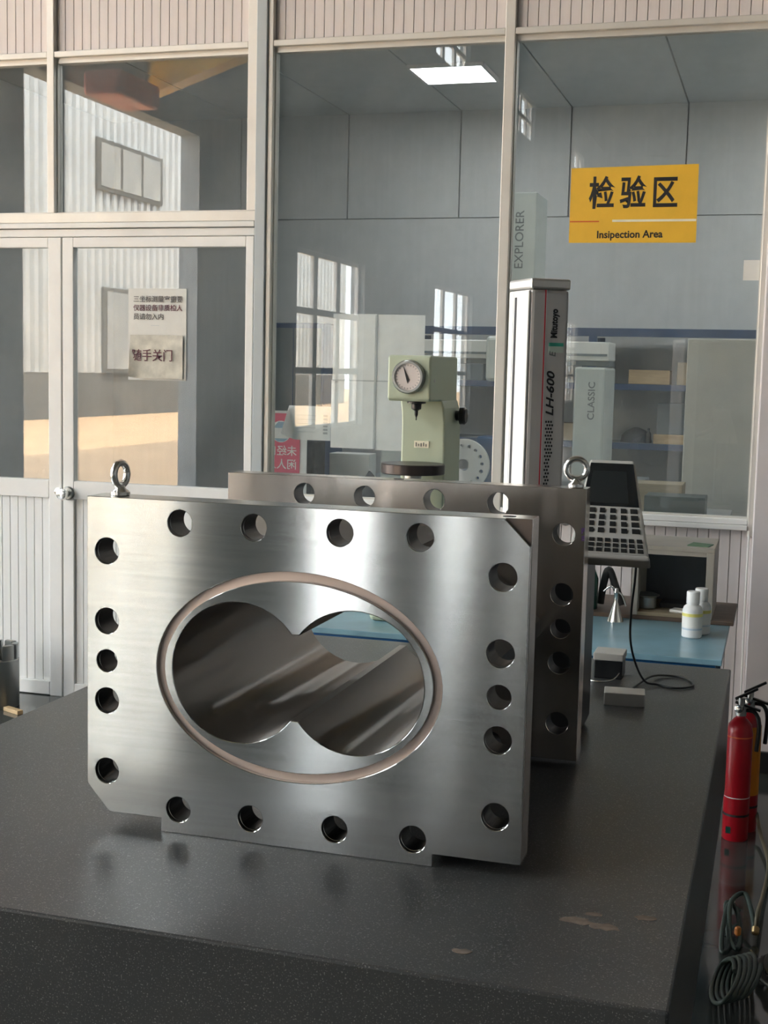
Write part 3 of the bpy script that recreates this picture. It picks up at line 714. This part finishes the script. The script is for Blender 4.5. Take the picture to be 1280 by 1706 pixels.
hc = []
for i in range(5*10+1):
    a = 2*PI*i/10; k = i/10
    hc.append((-.070+.0125*k+.030*math.cos(a), 3.30+.012*k+.165*math.sin(a), .045+.036*math.cos(a+.6)))
MB().tube(hc, .0058, 8, res=3).build('hose_coil', 'hose_green', smooth=60, label='springy coil of dark green hose beside the granite table', cat='hose', group='hoses on the floor')
hc = []
for i in range(6*12+1):
    a = 2*PI*i/12; k = i/12
    hc.append((.128+(.110+.006*math.sin(k*2.1))*math.cos(a)+.006*k, 3.44+(.150-.008*k)*math.sin(a)+.012*math.sin(k*3), .012+.0125*k+.006*math.sin(a*.5)))
MB().tube(hc, .0065, 8, res=3).build('cable_coil', 'hose_grey', smooth=60, label='flat round pile of grey-green cable on the floor', cat='cable', group='hoses on the floor')
MB().tube([(-.040, 3.83, .02), (-.078, 3.82, .045), (-.072, 3.72, .02), (-.060, 3.60, .012), (-.078, 3.55, .012), (-.082, 3.66, .03), (-.070, 3.80, .05), (-.045, 3.76, .04), (-.034, 3.64, .014), (-.044, 3.58, .012), (-.060, 3.64, .02), (-.066, 3.78, .06), (-.03, 3.84, .07), (-.005, 3.74, .05), (.005, 3.68, .02)], .007, 8).build('air_hose', 'hose_green', smooth=60, label='loose loops of green air hose behind the springy coil', cat='hose', group='hoses on the floor')
th = MB().tube([(.006, 3.69, .03), (.010, 3.72, .07), (.022, 3.95, .03), (.035, 4.25, .02), (.006, 4.50, .03), (-.01, 4.62, .06)], .0065, 8).build('tan_hose', 'hose_tan', smooth=60, label='tan hose running from a brass coupling towards the extinguishers', cat='hose')
MB().lathe((.005, 3.675, .022), (.02, .4, .35), [(.008, 0), (.011, .003), (.011, .018), (.008, .022)], 16).build('coupling', 'brass', th, smooth=35)
MB().lathe((-.040, 3.555, .062), (0, 0, 1), [(.006, 0), (.009, .004), (.009, .02), (.006, .024)], 14).build('orange_nozzle', 'orange_plastic', smooth=35, label='tiny orange nozzle lying in the green coil', cat='nozzle')
B(-.072, -.056, 3.90, 3.915, 0, .022).build('white_block', 'label_white', bevel=.002, label='small white block on the floor beside the table', cat='block')
B(-.085, .34, W-.055, W-.036, 0, .085).build('baseboard_back', 'black_plastic', label='black skirting at the foot of the wall column', kind='structure', cat='skirting')
MB().tube([(-.098, W-.004, .955), (-.099, W-.004, .6), (-.095, W-.004, .09)], .004).build('wall_cable', 'paper', smooth=60, label='thin pale cable running down beside the wall column', cat='cable')

# left: turned part on the floor
tp = empty('turned_part', (-3.335, 5.14, 0), 'dark turned steel part with slotted rim on the floor', 'machine part')
MB().lathe((-3.335, 5.14, 0), (0, 0, 1), [(.090, 0), (.092, .003), (.092, .215), (.088, .218), (.06, .218), (.06, .05)], 48).build('body', 'dull_steel', tp, smooth=35)
for i in range(7):
    a0, a1 = 2*PI*i/7+.12, 2*PI*(i+1)/7-.12; pts = []
    for k in range(7): a = a0+(a1-a0)*k/6; pts.append((-3.335+.088*math.cos(a), 5.14+.088*math.sin(a)))
    for k in range(7): a = a1-(a1-a0)*k/6; pts.append((-3.335+.062*math.cos(a), 5.14+.062*math.sin(a)))
    MB().prism(pts, 'z', .2175, .285).build('rim_segment', 'dull_steel', tp, smooth=35)
B(-3.26, -3.15, 5.035, 5.065, 0, .018).rot(-24, 'Z', (-3.2, 5.05, 0)).build('batten', 'wood', bevel=.002, label='short pale batten on the floor near the turned part', cat='batten')

# ================================================================== SIGNS AND PAPERS
gy = W+.045
sg = empty('yellow_sign', (-.61, gy, 2.076), 'yellow inspection area sign on the window', 'sign')
SY = gy-.004
MB().prism([(-.859, 2.078), (-.358, 2.076), (-.360, 2.379), (-.859, 2.372)], 'y', SY, SY+.003).build('board', 'sign_yellow', sg)
for i, c in enumerate('检验区'): text('lettering', c, .132, (-.733+.1235*i, SY-.0003, 2.264), (1, 0, .004), (0, 0, 1), 'ink_black', sg, .0027, .0004, 'CENTER', .80)
text('lettering', 'Insipection Area', .041, (-.618, SY-.0003, 2.109), (1, 0, .006), (0, 0, 1), 'ink_black', sg, .0009, .0004, 'CENTER', .96)
B(-.857, -.740, SY-.0006, SY+.001, 2.159, 2.164).build('red_line', 'sign_red', sg); B(-.688, -.3605, SY-.0006, SY+.001, 2.159, 2.168).build('white_line', 'sign_white', sg)
def sheet(name, m, x0, x1, z0, z1, y, amp, seed, parent=None, curl=0, **k):
    rd = random.Random(seed); ph = [rd.random()*6 for _ in range(4)]
    def fn(u, v):
        d = amp*(math.sin(u*7+ph[0]+v*3)+math.sin(v*9+ph[1]-u*2)+.5*math.sin(u*15+ph[2])*math.sin(v*13+ph[3]))/2.5
        e = curl*max(0, .18-u)**2*12*(1-v) if curl else 0
        return (x0+(x1-x0)*u, y-abs(amp)-d-e, z0+(z1-z0)*v+e*.3)
    return MB().grid(fn, 14, 16).build(name, m, parent, smooth=60, **k)
dy = W+.026
n1 = sheet('paper_notice', 'paper', -2.818, -2.535, 1.482, 1.886, dy-.003, .0012, 3, label='printed white paper notice of three text lines on the door glass', cat='notice')
for i, s_ in enumerate(('三坐标测量室重要', '仪器设备非质检人', '员请勿入内')):
    text('print', s_, .0300, (-2.792, dy-.0075, 1.838-.0385*i), (1, 0, 0), (0, 0, 1), 'ink_grey' if i != 1 else 'ink_maroon', n1, .0002, .0004, 'LEFT', 1.0)
B(-2.705, -2.665, dy-.0076, dy-.0066, 1.723, 1.725).build('print', 'tape_grey', n1)
n2 = sheet('paper_notice', 'paper_aged', -2.804, -2.548, 1.490, 1.682, dy-.0105, .0022, 11, curl=.05, label='wrinkled aged paper note overlapping the bottom of the printed notice', cat='notice')
text('print', '随手关门', .0565, (-2.796, dy-.0165, 1.588), (1, 0, 0), (0, 0, 1), 'ink_maroon', n2, .0002, .0006, 'LEFT', .90)
iy = W+.056
ps = empty('taped_paper', (-1.66, iy, 1.212), 'large white drawing of four taped sheets behind the window', 'drawing')
for k, (a, b, c, d) in enumerate(((-1.862, -1.668, 1.505, 1.786), (-1.662, -1.455, 1.505, 1.784), (-1.866, -1.670, 1.212, 1.502), (-1.664, -1.470, 1.208, 1.502))):
    sh = sheet('sheet', 'paper_cool', a, b, c, d, iy+.006, .0018, 20+k, ps)
for x0, x1, z0, z1 in ((-1.673, -1.664, 1.215, 1.782), (-1.860, -1.674, 1.500, 1.506), (-1.663, -1.468, 1.500, 1.506)): B(x0, x1, iy+.0005, iy+.0015, z0, z1).build('tape_strip', 'tape_grey', ps)
ch = sheet('chart_sheet', 'paper_cool', -2.060, -1.868, 1.240, 1.388, iy+.008, .002, 31, curl=.25, label='curled printed chart sheet overlapping a pink poster', cat='chart')
for i in range(5): B(-2.02, -1.935, iy+.0005, iy+.0012, 1.275+.018*i, 1.2765+.018*i).build('print', 'tape_grey', ch)
for i in range(6): B(-1.900, -1.880, iy+.0005, iy+.0012, 1.268+.015*i, 1.2765+.015*i).build('print', 'pencil', ch)
sheet('cream_note', 'paper', -.172, -.112, 1.930, 2.008, gy-.003, .0008, 41, label='small cream paper note at the window edge near the column', cat='note')

# ================================================================== INSIDE THE MEASURING ROOM
rb = empty('room_bench', (-1.3, 6.0, 0), 'dark workbench standing just behind the window', 'workbench')
B(-2.60, -.20, 5.56, 6.45, .90, .93).build('top', 'room_floor', rb)
for x in (-2.55, -.28):
    for y in (5.6, 6.36): B(x, x+.05, y, y+.05, 0, .90).build('leg', 'bench_leg', rb)
B(-.535, -.285, 5.62, 5.80, .93, 1.052).build('dark_case', 'dark_green_case', bevel=.004, label='long dark green case behind the window sill', cat='case')
B(-.62, -.405, 6.0, 6.2, .93, 1.072).build('wooden_crate', 'wood_dull', bevel=.003, label='dull wooden crate behind the dark green case', cat='crate')
# pink board with lettering that shows reversed
pp = empty('pink_poster', (-2.29, 5.98, .93), 'pink poster board with white reversed characters', 'poster')
B(-2.40, -2.175, 5.975, 5.985, .93, 1.345).build('board', 'poster_pale', pp)
B(-2.40, -2.208, 5.971, 5.9755, .935, 1.333).build('pink_field', 'poster_pink', pp)
MB().lathe((-2.305, 5.9712, 1.245), (0, -1, 0), [(.052, 0), (.052, .001)], 32).build('round_emblem', 'poster_pale', pp)
MB().prism([(-2.345, 1.262), (-2.262, 1.262), (-2.290, 1.292), (-2.318, 1.292)], 'y', 5.9685, 5.9702).build('emblem_top', 'poster_blue', pp)
MB().prism([(-2.342, 1.212), (-2.268, 1.212), (-2.288, 1.197), (-2.322, 1.197)], 'y', 5.9685, 5.9702).build('emblem_base', 'poster_blue', pp)
text('lettering', '未经口', .052, (-2.222, 5.9705, 1.150), (1, 0, 0), (0, 0, 1), 'poster_pale', pp, .0004, .0004, 'LEFT', 1, 1, 0, True)
text('lettering', '闲人入', .052, (-2.222, 5.9705, 1.085), (1, 0, 0), (0, 0, 1), 'poster_pale', pp, .0004, .0004, 'LEFT', 1, 1, 0, True)
B(-2.17, -1.96, 6.30, 6.42, .93, 1.13).build('pale_carton', 'white_enamel', bevel=.003, label='pale grey carton standing behind the white taped drawing', cat='carton')
B(-2.30, -2.19, 6.12, 6.30, .93, 1.20).build('dark_housing', 'junk_dark', bevel=.01, label='dark housing beside the pink poster board', cat='housing')
def lump(x, y, z, r, h, seed, label):
    rd = random.Random(seed); mb = MB(); prof = [(r*(1-(i/6)**1.6)*(1+.12*rd.random()), h*i/6) for i in range(7)]
    mb.lathe((x, y, z), (0, 0, 1), prof, 14)
    for p in mb.v: p.x += .012*rd.random(); p.z += .010*rd.random()*(p.z > z+.004)
    mb.build('rag_heap', 'junk_dark', smooth=50, label=label, cat='rag', group='rags on the room bench')
lump(-1.90, 6.10, .93, .085, .125, 1, 'dark heap of rags on the bench, the taller one'); lump(-2.08, 6.10, .93, .07, .09, 2, 'low dark heap of rags next to a taller heap')

cm = empty('measuring_machine', (-1.5, 7.7, 0), 'pale bridge coordinate measuring machine with lettered tower and leg', 'measuring machine')
B(-2.45, -.80, 6.88, 8.7, .62, .90).build('granite_bed', 'cmm_dark', cm, bevel=.006)
for x in (-2.35, -1.0):
    for y in (7.0, 8.5): B(x, x+.12, y, y+.12, 0, .62).build('leg', 'cmm_grey', cm)
B(-1.115, -.945, 7.40, 7.85, .90, 1.592).build('right_leg', 'cmm_grey', cm, bevel=.012)
B(-2.25, -2.10, 7.45, 7.85, .90, 1.60).build('left_leg', 'cmm_grey', cm, bevel=.012)
B(-2.25, -.945, 7.55, 7.80, 1.60, 1.63).build('beam_rail', 'cmm_dark', cm); B(-2.25, -.945, 7.53, 7.82, 1.63, 1.735).build('beam', 'white_enamel', cm, bevel=.006)
B(-2.24, -.955, 7.522, 7.531, 1.655, 1.668).build('beam_scale', 'cmm_dark', cm)
B(-1.625, -1.350, 7.40, 7.53, 1.50, 1.755).build('carriage', 'cmm_grey', cm, bevel=.02)
B(-1.515, -1.362, 7.41, 7.75, 1.755, 2.552).build('tower', 'cmm_grey', cm, bevel=.006)
B(-1.47, -1.41, 7.46, 7.52, 1.12, 1.50).build('ram', 'satin_alloy', cm); MB().cyl((-1.44, 7.49, 1.12), (-1.44, 7.49, 1.03), .012).build('probe', 'black_plastic', cm)
text('marking', 'EXPLORER', .068, (-1.452, 7.409, 2.13), (0, 0, 1), (-1, 0, 0), 'ink_dim', cm, .0003, .0006)
text('marking', 'CLASSIC', .052, (-1.015, 7.399, 1.30), (0, 0, 1), (-1, 0, 0), 'ink_dim', cm, .0008, .0006, 'LEFT', 1.05, 1.05)
dh = [circ(-1.64+.105*math.cos(2*PI*i/16+.1), 1.048+.105*math.sin(2*PI*i/16+.1), .0105 if i % 2 else .009, 14) for i in range(16)]
pd = plate_y(MB(), [circ(-1.64, 1.048, .142, 56), circ(-1.64, 1.048, .032, 28), *dh], 6.99, 7.02).build('drilled_disc', 'white_enamel', label='pale round disc with a ring of holes standing on the machine bed', cat='machine part')
B(-1.60, -1.49, 7.12, 7.3, .90, 1.20).build('blue_holder', 'blue_plastic', bevel=.01, label='blue holder behind the drilled disc', cat='holder')
lk = empty('locker', (0, 6.85, 0), 'plain grey-beige locker beside the wall column', 'locker')
B(-.452, .45, 6.60, 7.1, 0, 1.735).build('body', 'locker', lk, bevel=.004); B(-.445, -.005, 6.594, 6.5995, .04, 1.72).build('door', 'locker', lk); B(.0, .445, 6.594, 6.5995, .04, 1.72).build('door', 'locker', lk)
B(-.05, -.035, 6.575, 6.5935, .95, 1.08).build('handle', 'dull_steel', lk)
# blue rack on the back wall
rk = empty('blue_rack', (-1.5, 10.1, 0), 'long dark blue storage rack along the back wall', 'shelf rack')
B(-2.75, .2, 9.88, 9.93, 1.835, 1.895).build('top_beam', 'steel_blue', rk); B(-2.75, .2, 9.93, 10.36, 1.86, 1.885).build('shelf', 'steel_blue', rk)
for z in (1.49, 1.055):
    B(-2.75, .2, 9.88, 9.92, z-.045, z+.0).build('shelf_beam', 'steel_blue', rk); B(-2.75, .2, 9.92, 10.36, z-.025, z).build('shelf', 'cmm_dark', rk)
for x in (-2.75, -1.36, .15):
    for y in (9.87, 10.34): B(x-.03, x+.03, y-.012, y+.006, 0, 1.835).build('post', 'steel_blue', rk)
bk = B(-3.92, -3.42, 9.75, 10.25, 0, 1.90).build('blue_cabinet', 'steel_blue', bevel=.006, label='tall dark blue cabinet in the corner of the measuring room', cat='cabinet')
B(-3.90, -3.675, 9.744, 9.7495, .1, 1.86).build('door', 'cmm_dark', bk); B(-3.665, -3.44, 9.744, 9.7495, .1, 1.86).build('door', 'cmm_dark', bk)
def rackbox(x0, x1, z, h, m, label, cat='box', y=9.96, d=.2): B(x0, x1, y, y+d, z, z+h).build('storage_box', m, bevel=.004, label=label, cat=cat, group='things on the blue rack')
rackbox(-1.10, -.80, 1.49, .105, 'wood', 'flat wooden box on the upper rack shelf'); rackbox(-.75, -.60, 1.49, .165, 'cardboard', 'taller cardboard box beside the flat wooden one')
rackbox(-.88, -.66, 1.125, .23, 'cmm_dark', 'dark grey instrument case on the lower rack shelf', 'case'); rackbox(-.90, -.62, 1.055, .07, 'wood', 'thin wooden tray under the dark instrument case', 'tray', 9.94, .28)
rackbox(-1.60, -1.40, 1.055, .13, 'cardboard', 'low cardboard box on the lower rack shelf, behind the lettered leg'); rackbox(-1.45, -1.22, 1.49, .22, 'cmm_dark', 'dark grey case on the upper rack shelf')
rackbox(-2.6, -2.2, 1.49, .2, 'cmm_dark', 'broad dark case at the far end of the upper rack shelf'); rackbox(-2.1, -1.75, 1.055, .2, 'white_enamel', 'pale carton on the lower rack shelf')
mb = MB(); rd = random.Random(5)
mb.lathe((-1.04, 10.1, 1.055), (0, 0, 1), [(.12, 0), (.11, .05), (.07, .09), (.02, .11)], 14); mb.build('tool_bag', 'junk_dark', smooth=50, label='slumped dark tool bag on the lower rack shelf', cat='bag', group='things on the blue rack')
MB().lathe((-.94, 10.0, 1.055), (0, 0, 1), [(.02, 0), (.02, .07), (.008, .09), (.008, .11)], 14).build('small_bottle', 'dark_rubber', smooth=40, label='small dark bottle between the tool bag and the tray', cat='bottle', group='things on the blue rack')

# ================================================================== BEHIND THE VIEWER: yard, hall opposite, crane
nb = empty('factory_hall', (-19.6, -28, 0), 'white corrugated factory hall across the sunny yard', 'building')
BX, BH, RY0, RY1 = -19.6, 13.0, -48.0, -8.0
mb = MB(); k = 0; y = RY0; pr = []
while y < RY1:
    pr += [(BX-.06, y), (BX-.06, y+.16), (BX+.06, y+.20), (BX+.06, y+.40)]; y += .44
pr += [(BX, RY1), (BX-.3, RY1), (BX-.3, RY0)]
MB().prism(pr, 'z', 1.28, BH).build('corrugated_cladding', 'corrugated', nb)
B(BX-.3, BX+.02, RY0, RY1, -.02, 1.28).build('plinth', 'plinth', nb); B(BX-12, BX-.31, RY0, RY1, -.02, BH).build('rear_block', 'hall_wall', nb)
def bwin(y0_, y1_, z0, z1, n):
    w_ = B(BX+.061, BX+.14, y0_-.12, y1_+.12, z0-.12, z1+.12).build('window', 'plinth', nb)
    for i in range(n):
        a = y0_+(y1_-y0_)*i/n; b = y0_+(y1_-y0_)*(i+1)/n; B(BX+.141, BX+.16, a+.08, b-.08, z0, z1).build('window_pane', 'far_glass', w_)
bwin(-28.6, -24.6, 6.75, 8.0, 3); bwin(-26.6, -25.0, 1.4, 3.7, 1); bwin(-38, -34, 6.75, 8.0, 3); bwin(-20, -16, 6.75, 8.0, 3)
cr = empty('jib_crane', (-6.62, -2.25, 4.1), 'yellow wall jib crane with an orange hoist above the workshop door', 'crane')
def beam(p, q, wd, z0, z1):
    d = (Vector(q)-Vector(p)).normalized(); n_ = Vector((-d.y, d.x))*wd/2; p = Vector(p); q = Vector(q)
    return MB().prism([tuple(p-n_), tuple(q-n_), tuple(q+n_), tuple(p+n_)], 'z', z0, z1)
B(-6.99, -6.55, -2.45, -2.05, 4.42, 5.15).build('wall_bracket', 'hall_roof', cr)
beam((-6.65, -2.30), (-3.3, .62), .16, 4.36, 4.95).build('boom', 'crane_yellow', cr)
B(-6.62, -6.20, -1.72, -.88, 4.12, 4.36).build('hoist', 'crane_orange', cr, bevel=.04)
